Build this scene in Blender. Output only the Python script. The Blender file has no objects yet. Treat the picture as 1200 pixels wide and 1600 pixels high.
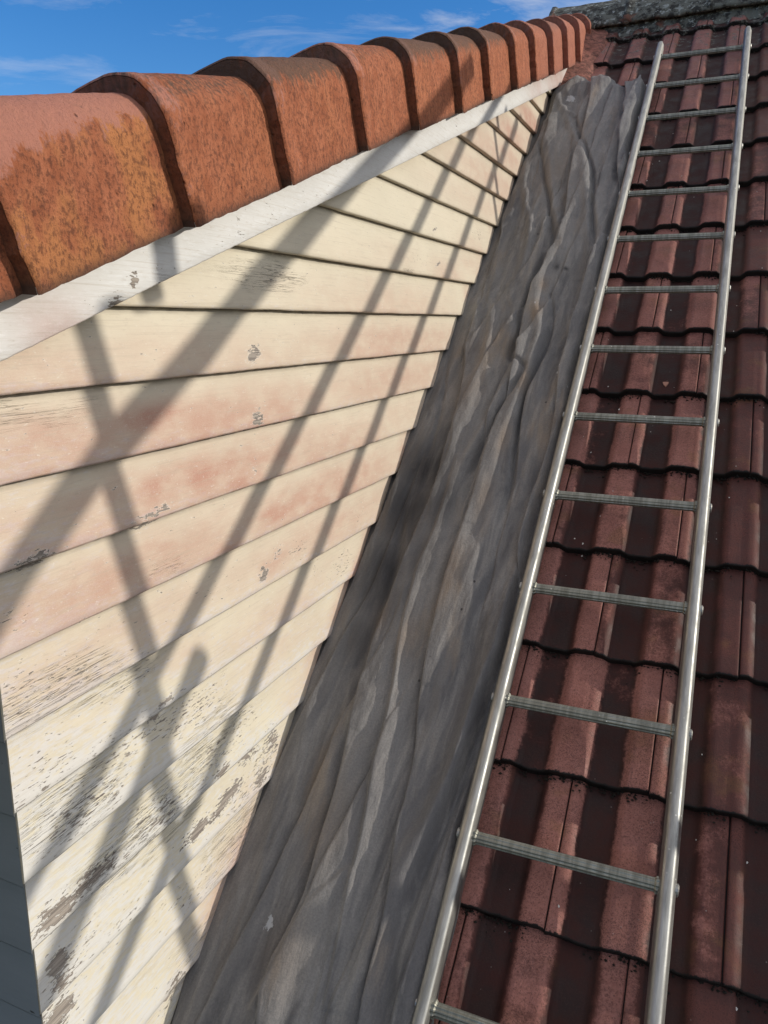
import bpy, math, random
import numpy as np
from mathutils import Matrix, Vector, noise
random.seed(5); rng = np.random.default_rng(5)
SC = bpy.context.scene; COL = SC.collection

# ------------------------------------------------------------------ camera
F = 1192.74; PITCH = 0.24521; YAW = 0.39795; ROLL = 0.00426
fw = np.array([-math.sin(YAW)*math.cos(PITCH), math.cos(YAW)*math.cos(PITCH), -math.sin(PITCH)])
rt = np.cross(fw, [0, 0, 1.]); rt /= np.linalg.norm(rt); up_ = np.cross(rt, fw)
r2 = math.cos(ROLL)*rt + math.sin(ROLL)*up_; u2 = -math.sin(ROLL)*rt + math.cos(ROLL)*up_
cd = bpy.data.cameras.new('camera'); cam = bpy.data.objects.new('camera', cd); COL.objects.link(cam)
cd.sensor_fit = 'VERTICAL'; cd.sensor_height = 36; cd.lens = F/1600*36; cd.clip_end = 4000; cd.clip_start = .02
m = Matrix.Identity(4)
for i in range(3):
    m[i][0] = r2[i]; m[i][1] = u2[i]; m[i][2] = -fw[i]
cam.matrix_world = m; SC.camera = cam

# ------------------------------------------------------------------ sun, sky, exposure
SUN = np.array([1.0, .40, .412]); SUN /= np.linalg.norm(SUN)
sd = bpy.data.lights.new('sun', 'SUN'); sd.energy = 2.55; sd.angle = math.radians(.5); sd.color = (1, .93, .82)
so = bpy.data.objects.new('sun', sd); COL.objects.link(so)
so.rotation_euler = Vector(SUN).to_track_quat('Z', 'Y').to_euler(); so.location = (4, 2, 5)
W = bpy.data.worlds.new('World'); SC.world = W; W.use_nodes = True
wn = W.node_tree.nodes; wl = W.node_tree.links; wn.clear()
wo = wn.new('ShaderNodeOutputWorld'); bg = wn.new('ShaderNodeBackground'); sk = wn.new('ShaderNodeTexSky')
sk.sky_type = 'NISHITA'; sk.sun_disc = False
sk.sun_elevation = math.asin(SUN[2]); sk.sun_rotation = math.atan2(SUN[0], SUN[1]); sk.altitude = 300; sk.air_density = 1.0; sk.dust_density = .3; sk.ozone_density = 2.5
hs = wn.new('ShaderNodeHueSaturation'); hs.inputs['Saturation'].default_value = 1.38; hs.inputs['Hue'].default_value = .51
tc = wn.new('ShaderNodeTexCoord'); mp = wn.new('ShaderNodeMapping'); mp.inputs['Scale'].default_value = (1.6, 1.6, 7); mp.inputs['Rotation'].default_value = (.35, .2, .3)
nz = wn.new('ShaderNodeTexNoise'); nz.inputs['Scale'].default_value = 3.2; nz.inputs['Detail'].default_value = 9; nz.inputs['Roughness'].default_value = .62; nz.inputs['Distortion'].default_value = .5
cr = wn.new('ShaderNodeMapRange'); cr.inputs[1].default_value = .50; cr.inputs[2].default_value = .82; cr.inputs[4].default_value = .40
# cloud added outside the view, right and overhead, to raise and neutralise ambient fill
dt_ = wn.new('ShaderNodeVectorMath'); dt_.operation = 'DOT_PRODUCT'; dt_.inputs[1].default_value = (.76, .05, .65)
cm_ = wn.new('ShaderNodeMapRange'); cm_.interpolation_type = 'SMOOTHSTEP'; cm_.inputs[1].default_value = -.15; cm_.inputs[2].default_value = .65; cm_.inputs[4].default_value = .42
ad_ = wn.new('ShaderNodeMath'); ad_.operation = 'ADD'
wl.new(tc.outputs['Generated'], dt_.inputs[0]); wl.new(dt_.outputs['Value'], cm_.inputs[0]); wl.new(nz.outputs[0], ad_.inputs[0]); wl.new(cm_.outputs[0], ad_.inputs[1])
cv_ = wn.new('ShaderNodeMath'); cv_.operation = 'MAXIMUM'; cl_ = wn.new('ShaderNodeMapRange'); cl_.inputs[1].default_value = .55; cl_.inputs[2].default_value = 1.0; cl_.inputs[4].default_value = .95
wl.new(ad_.outputs[0], cl_.inputs[0]); wl.new(cr.outputs[0], cv_.inputs[0]); wl.new(cl_.outputs[0], cv_.inputs[1])
mx = wn.new('ShaderNodeMix'); mx.data_type = 'RGBA'; mx.inputs['B'].default_value = (5.6, 5.4, 5.2, 1)
wl.new(tc.outputs['Generated'], mp.inputs[0]); wl.new(mp.outputs[0], nz.inputs[0]); wl.new(nz.outputs[0], cr.inputs[0])
wl.new(sk.outputs[0], hs.inputs['Color']); wl.new(hs.outputs[0], mx.inputs['A']); wl.new(cv_.outputs[0], mx.inputs['Factor'])
wl.new(mx.outputs['Result'], bg.inputs[0]); wl.new(bg.outputs[0], wo.inputs[0]); bg.inputs[1].default_value = .15
SC.view_settings.view_transform = 'Standard'; SC.view_settings.look = 'None'; SC.view_settings.exposure = .15; SC.view_settings.gamma = 1
SC.cycles.max_bounces = 6

# ------------------------------------------------------------------ frame of the place
PHI = 0.65178; N = 1.56272          # roof pitch, distance eye - ladder plane
U = np.array([0, math.cos(PHI), math.sin(PHI)]); NN = np.array([0, -math.sin(PHI), math.cos(PHI)])
def RP(x, s, h):                    # roof coordinates (across, up the slope, above the ladder plane) to world
    x, s, h = np.broadcast_arrays(np.asarray(x, float), s, h)
    return np.stack([x, s*U[1]+(h-N)*NN[1], s*U[2]+(h-N)*NN[2]], -1)
def ray(x, y):
    d = fw*F + r2*(x-600) - u2*(y-800); return d/np.linalg.norm(d)
def on_roof(x, y, h=-.03):          # where a detail of the photo lies on the roof: (across, up)
    d = ray(x, y); q = d*(-(N-h)/(d@NN)); return q[0], q@U
def on_wall(x, y, a=.81):
    d = ray(x, y); q = d*(-a/d[0]); return q[1], q[2]
BZ, BS = -.29443, .34175            # rake line on the wall: z = BZ + BS*y
RA = math.atan(BS)
E_ = np.array([0, math.cos(RA), math.sin(RA)]); EN = np.array([0, -math.sin(RA), math.cos(RA)])
B0 = np.array([0, 0, BZ])
def KP(x, t, n):                    # rake coordinates (across, along the rake, square to it)
    x, t, n = np.broadcast_arrays(np.asarray(x, float), t, n)
    return np.stack([x, t*E_[1]+n*EN[1], BZ+t*E_[2]+n*EN[2]], -1)
YC = .6544

# ------------------------------------------------------------------ helpers
def mesh(name, V, faces, mats, attrs=None, smooth=False, fmat=None):
    me = bpy.data.meshes.new(name)
    V = np.asarray(V, float).reshape(-1, 3)
    if isinstance(faces, np.ndarray):
        k = faces.shape[1]; n = len(faces)
        me.vertices.add(len(V)); me.vertices.foreach_set('co', V.ravel())
        me.loops.add(n*k); me.loops.foreach_set('vertex_index', faces.ravel().astype(np.int32))
        me.polygons.add(n); me.polygons.foreach_set('loop_start', np.arange(0, n*k, k, dtype=np.int32))
        me.update(calc_edges=True)
    else:
        me.from_pydata(V.tolist(), [], faces)
    if not isinstance(mats, (list, tuple)): mats = [mats]
    for q in mats: me.materials.append(q)
    if fmat is not None: me.polygons.foreach_set('material_index', np.asarray(fmat, dtype=np.int32))
    if smooth: me.polygons.foreach_set('use_smooth', np.ones(len(me.polygons), dtype=bool))
    for k, a in (attrs or {}).items():
        at = me.attributes.new(k, 'FLOAT', 'POINT'); at.data.foreach_set('value', np.asarray(a, dtype=np.float32).ravel())
    me.validate(); me.update()
    return me
def link(name, me, parent=None, loc=None):
    o = bpy.data.objects.new(name, me); COL.objects.link(o)
    if parent: o.parent = parent
    if loc is not None: o.location = loc
    return o
def build(name, V, faces, mats, parent=None, **k):
    """world-space vertices; the parent chain is only moved, never turned"""
    off = np.zeros(3); p = parent
    while p: off += np.array(p.location); p = p.parent
    return link(name, mesh(name, np.asarray(V).reshape(-1, 3)-off, faces, mats, **k), parent)
def root(name, label, cat, loc, group=None, kind=None):
    o = bpy.data.objects.new(name, None); COL.objects.link(o); o.location = loc; o.empty_display_size = .1
    tag(o, label, cat, group, kind); return o
def tag(o, label=None, cat=None, group=None, kind=None):
    if label: o['label'] = label
    if cat: o['category'] = cat
    if group: o['group'] = group
    if kind: o['kind'] = kind
    return o
def grid_faces(nr, nc, off=0):
    i = np.arange(nr-1)[:, None]*nc + np.arange(nc-1)[None]
    return (np.stack([i, i+1, i+nc+1, i+nc], -1).reshape(-1, 4)+off)
def tube(pts, rad, seg=12, flute=0., close=True):
    """tube along a polyline"""
    pts = [np.array(p, float) for p in pts]; V = []; Fc = []
    for i, p in enumerate(pts):
        d = pts[min(i+1, len(pts)-1)]-pts[max(i-1, 0)]; d /= np.linalg.norm(d)
        a = np.cross(d, [0, 0, 1.] if abs(d[2]) < .9 else [1., 0, 0]); a /= np.linalg.norm(a); b = np.cross(d, a)
        r = rad[i] if hasattr(rad, '__len__') else rad
        for j in range(seg):
            t = 2*math.pi*j/seg; rr = r-(flute if j % 2 else 0)
            V.append(p+rr*(a*math.cos(t)+b*math.sin(t)))
    for i in range(len(pts)-1):
        for j in range(seg):
            k = (j+1) % seg; Fc.append([i*seg+j, i*seg+k, (i+1)*seg+k, (i+1)*seg+j])
    if close:
        Fc.append(list(range(seg))[::-1]); Fc.append([(len(pts)-1)*seg+j for j in range(seg)])
    return V, Fc
def boxv(c, ex, ey, ez, h):
    c = np.array(c); V = []
    for sx in (-1, 1):
        for sy in (-1, 1):
            for sz in (-1, 1): V.append(c+sx*h[0]*np.array(ex)+sy*h[1]*np.array(ey)+sz*h[2]*np.array(ez))
    return V, [[0, 1, 3, 2], [4, 6, 7, 5], [0, 4, 5, 1], [2, 3, 7, 6], [0, 2, 6, 4], [1, 5, 7, 3]]
def join(parts):
    V = []; Fc = []
    for v, f in parts:
        o = len(V); V += list(v); Fc += [[i+o for i in q] for q in f]
    return V, Fc
def fbm(P, s=1., octv=4, seed=0.):
    P = np.asarray(P, float).reshape(-1, 3)*s+seed
    return np.array([noise.fractal(Vector(p), 1.0, 2.0, octv) for p in P])
def sst(a, b, x):
    t = np.clip((x-a)/(b-a), 0, 1); return t*t*(3-2*t)

# ------------------------------------------------------------------ materials
class MT:
    def __init__(s, name, rough=.8, metal=0., spec=.35):
        s.m = bpy.data.materials.new(name); s.m.use_nodes = True; s.n = s.m.node_tree.nodes; s.l = s.m.node_tree.links
        s.b = s.n['Principled BSDF']; s.b.inputs['Roughness'].default_value = rough; s.b.inputs['Metallic'].default_value = metal
        s.b.inputs['Specular IOR Level'].default_value = spec
        s.tc = s.n.new('ShaderNodeTexCoord')
        g = s.n.new('ShaderNodeNewGeometry'); s.pos = g.outputs['Position']
    def map(s, scale=(1, 1, 1), rot=(0, 0, 0), src=None, loc=(0, 0, 0)):
        m = s.n.new('ShaderNodeMapping'); m.inputs['Scale'].default_value = scale; m.inputs['Rotation'].default_value = rot; m.inputs['Location'].default_value = loc
        s.l.new(src or s.tc.outputs['Object'], m.inputs[0]); return m.outputs[0]
    def noise(s, vec, scale, detail=6, rough=.6, dist=0.):
        n = s.n.new('ShaderNodeTexNoise'); n.inputs['Scale'].default_value = scale; n.inputs['Detail'].default_value = detail
        n.inputs['Roughness'].default_value = rough; n.inputs['Distortion'].default_value = dist; s.l.new(vec, n.inputs[0]); return n.outputs[0]
    def vor(s, vec, scale, feat='F1'):
        n = s.n.new('ShaderNodeTexVoronoi'); n.feature = feat; n.inputs['Scale'].default_value = scale; s.l.new(vec, n.inputs[0]); return n.outputs['Distance']
    def rng(s, v, a, b, c=0., d=1., smooth=True):
        n = s.n.new('ShaderNodeMapRange'); n.interpolation_type = 'SMOOTHSTEP' if smooth else 'LINEAR'
        s.l.new(v, n.inputs[0])
        for i, q in enumerate((a, b, c, d)): n.inputs[i+1].default_value = q
        return n.outputs[0]
    def math(s, op, a, b=None, clamp=False):
        n = s.n.new('ShaderNodeMath'); n.operation = op; n.use_clamp = clamp
        for i, q in enumerate((a, b)):
            if q is None: continue
            if isinstance(q, (int, float)): n.inputs[i].default_value = q
            else: s.l.new(q, n.inputs[i])
        return n.outputs[0]
    def attr(s, name):
        n = s.n.new('ShaderNodeAttribute'); n.attribute_name = name; return n.outputs['Fac']
    def mix(s, f, a, b, mode='MIX'):
        n = s.n.new('ShaderNodeMix'); n.data_type = 'RGBA'; n.blend_type = mode
        for i, q in (('Factor', f), ('A', a), ('B', b)):
            if isinstance(q, (int, float)): n.inputs[i].default_value = q
            elif isinstance(q, tuple): n.inputs[i].default_value = (*q, 1)
            else: s.l.new(q, n.inputs[i])
        return n.outputs['Result']
    def out(s, col, rough=None, bump=None, dist=.002, strength=1., bump2=None):
        if isinstance(col, tuple): s.b.inputs['Base Color'].default_value = (*col, 1)
        else: s.l.new(col, s.b.inputs['Base Color'])
        if rough is not None: s.l.new(rough, s.b.inputs['Roughness'])
        if bump is not None:
            n = s.n.new('ShaderNodeBump'); n.inputs['Distance'].default_value = dist; n.inputs['Strength'].default_value = strength
            s.l.new(bump, n.inputs['Height']); s.l.new(n.outputs[0], s.b.inputs['Normal'])
        return s.m

def mat_paint(name, cream, chalk, wood=True, pinkc=(.47, .225, .165)):
    k = MT(name, .62, 0, .4); pos = k.pos
    big = k.noise(k.map((1, 2.2, 5), src=pos), 2.3, 5)
    fine = k.noise(k.map((1, 14, 60), src=pos), 3.0, 8, .65)
    grain = k.noise(k.map((1, 5, 150), src=pos), 2.0, 6, .6, .6)
    c = k.mix(k.rng(big, .3, .7), cream, tuple(v*.93 for v in cream))
    ch = k.math('ADD', k.attr('chalk'), k.math('MULTIPLY', k.math('SUBTRACT', fine, .5), 2.2), True)
    c = k.mix(k.rng(ch, .35, .75), c, chalk)
    # soft red tile dust blown on to the paint
    dn = k.noise(k.map((1, 4, 9), src=pos), 3.5, 8, .6)
    pk = k.math('MULTIPLY', k.attr('pink'), k.rng(dn, .25, .68, .55, .95), True)
    speck = k.noise(k.map((1, 1, 2.4), src=pos), 420, 3)
    pk = k.math('MULTIPLY', pk, k.rng(speck, .3, .6, .75, 1.0), True)
    c = k.mix(pk, c, pinkc)
    # dirt streaks
    st = k.noise(k.map((1, 9, 34), src=pos), 5, 6)
    c = k.mix(k.rng(st, .55, .8, 0, .42), c, (.44, .37, .29))
    gl = k.noise(k.map((1, 3, 120), src=pos, loc=(2, 6, 9)), 2.6, 6, .65, .8); c = k.mix(k.rng(gl, .52, .66, 0, .30), c, (.47, .40, .31))
    # flaked paint: bare grey timber in slivers along the grain
    sl = k.noise(k.map((1, 11, 72), src=pos, rot=(0.03, 0, 0)), 4.4, 7, .58, .25)
    sl2 = k.noise(k.map((1, 26, 170), src=pos, loc=(3, 5, 1)), 2.4, 5, .5)
    dens = k.attr('peel')
    a = k.math('ADD', k.math('MULTIPLY', dens, .22), k.math('SUBTRACT', sl, .835))
    b = k.math('ADD', k.math('MULTIPLY', dens, .20), k.math('SUBTRACT', sl2, .835))
    mk = k.math('MAXIMUM', k.rng(a, -.004, .006), k.rng(b, -.004, .008))
    bn = k.noise(k.map((1, 22, 80), src=pos, loc=(1, 2, 3)), 3, 7, .6)
    bare = k.math('ADD', k.attr('bare'), k.math('MULTIPLY', k.math('SUBTRACT', bn, .5), 2.4))
    mk = k.math('MAXIMUM', mk, k.rng(bare, .48, .53))
    halo = k.math('MAXIMUM', k.rng(bare, .30, .48), k.rng(a, -.035, -.006))
    c = k.mix(k.math('MULTIPLY', halo, .55), c, (.80, .77, .71))
    tim = k.mix(k.rng(grain, .35, .65), (.19, .165, .145), (.40, .35, .30))
    c = k.mix(mk, c, tim)
    c = k.mix(k.math('MULTIPLY', k.attr('lap_shade'), k.rng(fine, .3, .55, .5, 1.)), c, (.17, .15, .12))  # shadow under the board above, painted into the colour
    # hairline cracks
    cl = k.rng(k.noise(k.map((1, 3.2, 210), src=pos, loc=(7, 1, 2)), 1.6, 4, .5, .9), .485, .5)
    cl2 = k.rng(k.noise(k.map((1, 3.2, 210), src=pos, loc=(7, 1, 2)), 1.6, 4, .5, .9), .5, .515)
    line = k.math('MULTIPLY', cl, k.math('SUBTRACT', 1., cl2))
    line = k.math('MULTIPLY', line, k.rng(k.math('ADD', k.attr('crack'), k.math('MULTIPLY', k.math('SUBTRACT', big, .5), 1.0)), .35, .7))
    c = k.mix(k.math('MULTIPLY', line, .8), c, (.16, .135, .11))
    hgt = k.math('SUBTRACT', k.math('ADD', k.math('MULTIPLY', fine, .18), k.math('MULTIPLY', grain, k.math('ADD', .16, k.math('MULTIPLY', mk, .25)))), k.math('ADD', mk, k.math('MULTIPLY', line, .5)))
    return k.out(c, k.math('ADD', .55, k.math('MULTIPLY', mk, .3)), hgt, .0016, .9)
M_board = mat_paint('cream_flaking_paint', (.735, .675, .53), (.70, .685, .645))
M_barge = mat_paint('white_flaking_paint', (.78, .775, .75), (.80, .80, .79))
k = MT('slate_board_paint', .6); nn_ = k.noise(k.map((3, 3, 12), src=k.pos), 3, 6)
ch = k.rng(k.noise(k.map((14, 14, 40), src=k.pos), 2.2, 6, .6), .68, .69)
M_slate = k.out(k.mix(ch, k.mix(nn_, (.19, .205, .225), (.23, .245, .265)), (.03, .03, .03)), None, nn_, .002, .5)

def mat_cap():
    k = MT('terracotta_cap', .85, 0, .25); pos = k.pos; rnd = k.attr('rnd'); topa = k.attr('top'); lip = k.attr('lip')
    cm = k.n.new('ShaderNodeCombineXYZ'); k.l.new(k.math('MULTIPLY', rnd, 7.), cm.inputs[0]); k.l.new(k.math('MULTIPLY', rnd, 3.), cm.inputs[1])
    va = k.n.new('ShaderNodeVectorMath'); k.l.new(pos, va.inputs[0]); k.l.new(cm.outputs[0], va.inputs[1]); P = va.outputs[0]
    big = k.noise(k.map((1, 1, .7), src=P), 7, 5, .6)
    mid = k.noise(k.map((1, 1, .55), src=P), 34, 6, .65)
    fine = k.noise(k.map((1, 1, .8), src=P), 140, 6, .78)
    streak = k.noise(k.map((1.3, 1.3, .2), src=P), 90, 4, .6)
    c = k.mix(k.rng(mid, .32, .68), (.42, .138, .066), (.56, .205, .105))
    c = k.mix(k.math('MULTIPLY', k.rng(k.math('ADD', big, k.math('MULTIPLY', mid, .35)), .62, .78), k.rng(rnd, .03, .3, .8, .1)), c, (.60, .25, .095))        # ochre bloom
    c = k.mix(k.math('MULTIPLY', k.rng(fine, .47, .60), .7), c, (.13, .052, .034))
    # clean pink clay on the shoulder and lip, broken up
    tp = k.math('ADD', k.math('MULTIPLY', topa, k.rng(rnd, .0, .45, 1.0, .3)), k.math('MULTIPLY', lip, .42))
    tp = k.math('ADD', tp, k.math('ADD', k.math('MULTIPLY', k.math('SUBTRACT', mid, .5), 1.3), k.math('MULTIPLY', k.math('SUBTRACT', fine, .5), .9)))
    c = k.mix(k.math('MULTIPLY', k.rng(tp, .55, .72), .85), c, (.56, .25, .185))
    # black lichen film running down from the shoulder on the weathered ones
    dk = k.math('ADD', k.math('MULTIPLY', topa, k.rng(rnd, .2, .7, .3, 1.1)), k.math('ADD', k.math('MULTIPLY', k.math('SUBTRACT', streak, .5), 1.5), k.math('MULTIPLY', k.math('SUBTRACT', mid, .5), 1.1)))
    c = k.mix(k.math('MULTIPLY', k.rng(dk, .45, .95), .78), c, (.11, .08, .06))
    pit = k.rng(k.vor(k.map((1, 1, 1), src=P), 26), .0, .10, 1, 0)
    c = k.mix(k.math('MULTIPLY', pit, .75), c, (.10, .035, .02))
    c = k.mix(k.math('MULTIPLY', k.attr('foot'), k.rng(mid, .25, .5, .6, 1.)), c, (.10, .06, .045))  # dark foot edge, plus shade painted on the lip's end face
    du = k.math('MULTIPLY', k.attr('pink'), k.rng(mid, .2, .6, .5, 1.))
    c = k.mix(du, c, (.45, .19, .145))
    h = k.math('ADD', k.math('MULTIPLY', mid, .7), k.math('SUBTRACT', k.math('MULTIPLY', fine, .55), k.math('MULTIPLY', pit, .5)))
    return k.out(c, None, h, .011, 1.)
M_cap = mat_cap()

def mat_tile():
    k = MT('concrete_roof_tile', .6, 0, .3); pos = k.pos; rib = k.attr('rib'); rnd = k.attr('rnd'); jt = k.attr('joint'); bt = k.attr('butt'); dust = k.attr('dust'); moss = k.attr('moss')
    mid = k.noise(pos, 16, 6, .62); fine = k.noise(pos, 150, 5, .68); vf = k.noise(pos, 420, 3, .6)
    streak = k.noise(k.map((26, 5, 5), src=pos), 1.0, 5, .6, .4)
    red = k.mix(k.rng(mid, .3, .7), (.082, .027, .022), (.135, .047, .038))
    pink = k.mix(k.rng(fine, .3, .7), (.27, .112, .090), (.36, .158, .130))
    dark = k.mix(k.rng(mid, .3, .7), (.019, .0065, .006), (.050, .0155, .013))
    # exposed rib crowns keep the red; the pans hold black film
    w = k.math('ADD', rib, k.math('ADD', k.math('MULTIPLY', k.math('SUBTRACT', streak, .5), .9), k.math('MULTIPLY', k.math('SUBTRACT', fine, .5), .35)))
    c = k.mix(k.rng(w, .22, .80), dark, red)
    w2 = k.math('ADD', k.math('MULTIPLY', rib, dust), k.math('ADD', k.math('MULTIPLY', k.math('SUBTRACT', rnd, .5), .75), k.math('ADD', k.math('MULTIPLY', k.math('SUBTRACT', mid, .5), 1.1), k.math('MULTIPLY', k.math('SUBTRACT', fine, .5), .45))))
    c = k.mix(k.math('MULTIPLY', k.rng(w2, .42, .82), .92), c, pink)
    c = k.mix(k.math('MULTIPLY', k.rng(k.noise(k.map((1, 1, 1), src=pos, loc=(4, 4, 4)), 9, 4), .55, .7), k.math('MULTIPLY', rib, .35)), c, (.20, .10, .035))   # ochre lichen tint
    cells = k.math('MULTIPLY', k.rng(vf, .5, .62), k.rng(k.noise(k.map(loc=(9, 2, 5), src=pos), 11, 3), .42, .58))
    c = k.mix(k.math('MULTIPLY', cells, .55), c, (.035, .015, .012))
    wsp = k.rng(k.vor(pos, 46), .05, .075, 1, 0); wsp = k.math('MULTIPLY', wsp, k.rng(k.noise(k.map(loc=(2, 9, 1), src=pos), 22, 2), .53, .60))
    c = k.mix(k.math('MULTIPLY', wsp, .5), c, (.35, .30, .28))
    spk = k.rng(k.noise(k.map(loc=(1, 8, 3), src=pos), 330, 4, .7), .54, .62); c = k.mix(k.math('MULTIPLY', spk, .55), c, (.045, .02, .016))
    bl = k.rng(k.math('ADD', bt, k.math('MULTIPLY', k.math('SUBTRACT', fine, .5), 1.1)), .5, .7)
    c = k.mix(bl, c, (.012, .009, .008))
    c = k.mix(k.rng(jt, .45, .7), c, (.008, .005, .005))
    # grey lichen near the top of the roof
    ln = k.math('ADD', moss, k.math('MULTIPLY', k.math('SUBTRACT', k.noise(pos, 30, 8, .7), .5), 2.6))
    c = k.mix(k.rng(ln, .55, .85), c, k.mix(k.rng(fine, .42, .6), (.045, .045, .038), (.22, .22, .19)))
    h = k.math('ADD', k.math('MULTIPLY', mid, .5), k.math('ADD', k.math('MULTIPLY', fine, .5), k.math('MULTIPLY', vf, .15)))
    return k.out(c, k.rng(mid, .3, .7, .52, .8), h, .0022, .8)
M_tile = mat_tile()

k = MT('lichened_ridge', .9); q = k.noise(k.pos, 24, 8, .72); q2 = k.noise(k.pos, 130, 5, .7)
c = k.mix(k.rng(q, .42, .56), (.035, .032, .028), (.15, .15, .125))
c = k.mix(k.rng(k.noise(k.map(src=k.pos, loc=(5, 5, 5)), 42, 6, .65), .56, .62), c, (.32, .33, .30))
c = k.mix(k.rng(k.noise(k.map(src=k.pos, loc=(1, 5, 8)), 6, 4), .58, .66), c, (.17, .075, .05))
M_ridge = k.out(c, None, k.math('ADD', q, q2), .006, .9)

def mat_cloth():
    k = MT('canvas_drop_cloth', .93, 0, .12); pos = k.pos
    k.b.inputs['Sheen Weight'].default_value = .15
    al = k.map((1, .13, .13), src=pos)
    big = k.noise(al, 8, 5, .6, .4); mid = k.noise(al, 34, 6, .68, .5); fine = k.noise(pos, 260, 4, .7); w = k.noise(pos, 700, 2)
    c = k.mix(k.rng(big, .32, .68), (.145, .140, .143), (.245, .235, .228))
    c = k.mix(k.math('MULTIPLY', k.rng(mid, .42, .7), .6), c, (.34, .32, .30))
    ds = k.noise(k.map((1, .16, .16), src=pos, loc=(6, 2, 4)), 22, 6, .65, .4); c = k.mix(k.math('MULTIPLY', k.rng(ds, .5, .72), .6), c, (.075, .073, .078))
    br = k.noise(k.map((1, .2, .2), src=pos, loc=(3, 1, 4)), 13, 5, .6)
    c = k.mix(k.math('MULTIPLY', k.rng(br, .54, .74), .5), c, (.33, .25, .175))
    c = k.mix(k.math('MULTIPLY', k.attr('dark_patch'), k.rng(mid, .25, .6, .55, 1.)), c, (.034, .033, .036))
    c = k.mix(k.math('MULTIPLY', k.attr('brown'), k.rng(mid, .2, .65, .4, 1.)), c, (.24, .17, .115))
    c = k.mix(k.math('MULTIPLY', k.rng(fine, .35, .65), .25), c, (.06, .06, .065))
    sp = k.math('MULTIPLY', k.rng(k.vor(k.map((1, .7, .7), src=pos), 17), .045, .06, 1, 0), k.rng(k.noise(k.map(src=pos, loc=(8, 0, 3)), 9, 2), .5, .55))
    c = k.mix(k.math('MULTIPLY', sp, .8), c, (.03, .025, .025))
    wp = k.math('ADD', k.attr('white'), k.math('MULTIPLY', k.math('SUBTRACT', k.noise(k.map((1, .5, .5), src=pos), 120, 4), .5), 1.6))
    c = k.mix(k.rng(wp, .62, .7), c, (.42, .42, .43))
    wk = k.noise(k.map((1, .5, .5), src=pos, loc=(2, 2, 2)), 75, 5, .6, 1.2)
    h = k.math('ADD', k.math('ADD', k.math('MULTIPLY', mid, .9), k.math('MULTIPLY', wk, .5)), k.math('ADD', k.math('MULTIPLY', fine, .2), k.math('MULTIPLY', w, .08)))
    return k.out(c, None, h, .0055, .75)
M_cloth = mat_cloth()

def mat_alu(name, rough, col):
    k = MT(name, rough, 1.0, .5); pos = k.pos
    q = k.noise(k.map((40, 5, 5), src=pos), 2.2, 6, .65); f = k.noise(pos, 190, 4, .7); sc = k.noise(k.map((160, 4, 4), src=pos), 2, 3)
    c = k.mix(k.rng(q, .35, .65), col, tuple(v*.72 for v in col))
    dirt = k.rng(k.math('ADD', k.math('MULTIPLY', q, .5), k.math('MULTIPLY', f, .5)), .56, .66)
    c = k.mix(k.math('MULTIPLY', dirt, .55), c, (.26, .25, .20))
    sp = k.math('MULTIPLY', k.rng(k.vor(pos, 60), .10, .14, 1, 0), k.rng(k.noise(k.map(src=pos, loc=(5, 3, 1)), 14, 3), .56, .62))
    c = k.mix(sp, c, (.72, .70, .64))
    k.l.new(k.math('SUBTRACT', 1., k.math('MAXIMUM', k.math('MULTIPLY', dirt, .5), sp)), k.b.inputs['Metallic'])
    return k.out(c, k.rng(q, .3, .7, rough-.06, rough+.18), k.math('ADD', sc, k.math('MULTIPLY', f, .4)), .0006, .5)
M_alu = mat_alu('worn_aluminium', .45, (.43, .43, .41))
M_rung = mat_alu('dull_rung_aluminium', .5, (.33, .33, .285))
k = MT('black_debris', .95); M_moss = k.out(k.mix(k.noise(k.pos, 60, 3), (.008, .007, .006), (.03, .024, .018)))
k = MT('paint_chip', .8); M_chip = k.out((.55, .52, .48))
k = MT('clay_chip', .85); M_clay = k.out((.42, .22, .16))
k = MT('dark_underlay', .9); M_dark = k.out((.05, .05, .055))
k = MT('mortar', .95); mq = k.noise(k.pos, 70, 6, .7); M_mortar = k.out(k.mix(mq, (.16, .10, .075), (.34, .22, .17)), None, mq, .004, .8)
k = MT('grass_ground', .95); gq = k.noise(k.pos, .6, 8, .7); M_ground = k.out(k.mix(gq, (.04, .06, .02), (.10, .09, .05)))
k = MT('brick_wall', .9); bq = k.n.new('ShaderNodeTexBrick'); k.l.new(k.map((1, 1, 1), src=k.pos, rot=(math.pi/2, 0, 0)), bq.inputs[0]); bq.inputs['Scale'].default_value = 4
bq.inputs['Color1'].default_value = (.28, .11, .07, 1); bq.inputs['Color2'].default_value = (.22, .08, .05, 1); bq.inputs['Mortar'].default_value = (.4, .37, .33, 1); M_brick = k.out(bq.outputs[0])

# ------------------------------------------------------------------ ground
g = build('ground', [(-1500, -1500, -5.2), (1500, -1500, -5.2), (1500, 1500, -5.2), (-1500, 1500, -5.2)], [[0, 1, 2, 3]], M_ground); tag(g, kind='structure', label='grassy ground far below the roof')

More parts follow.
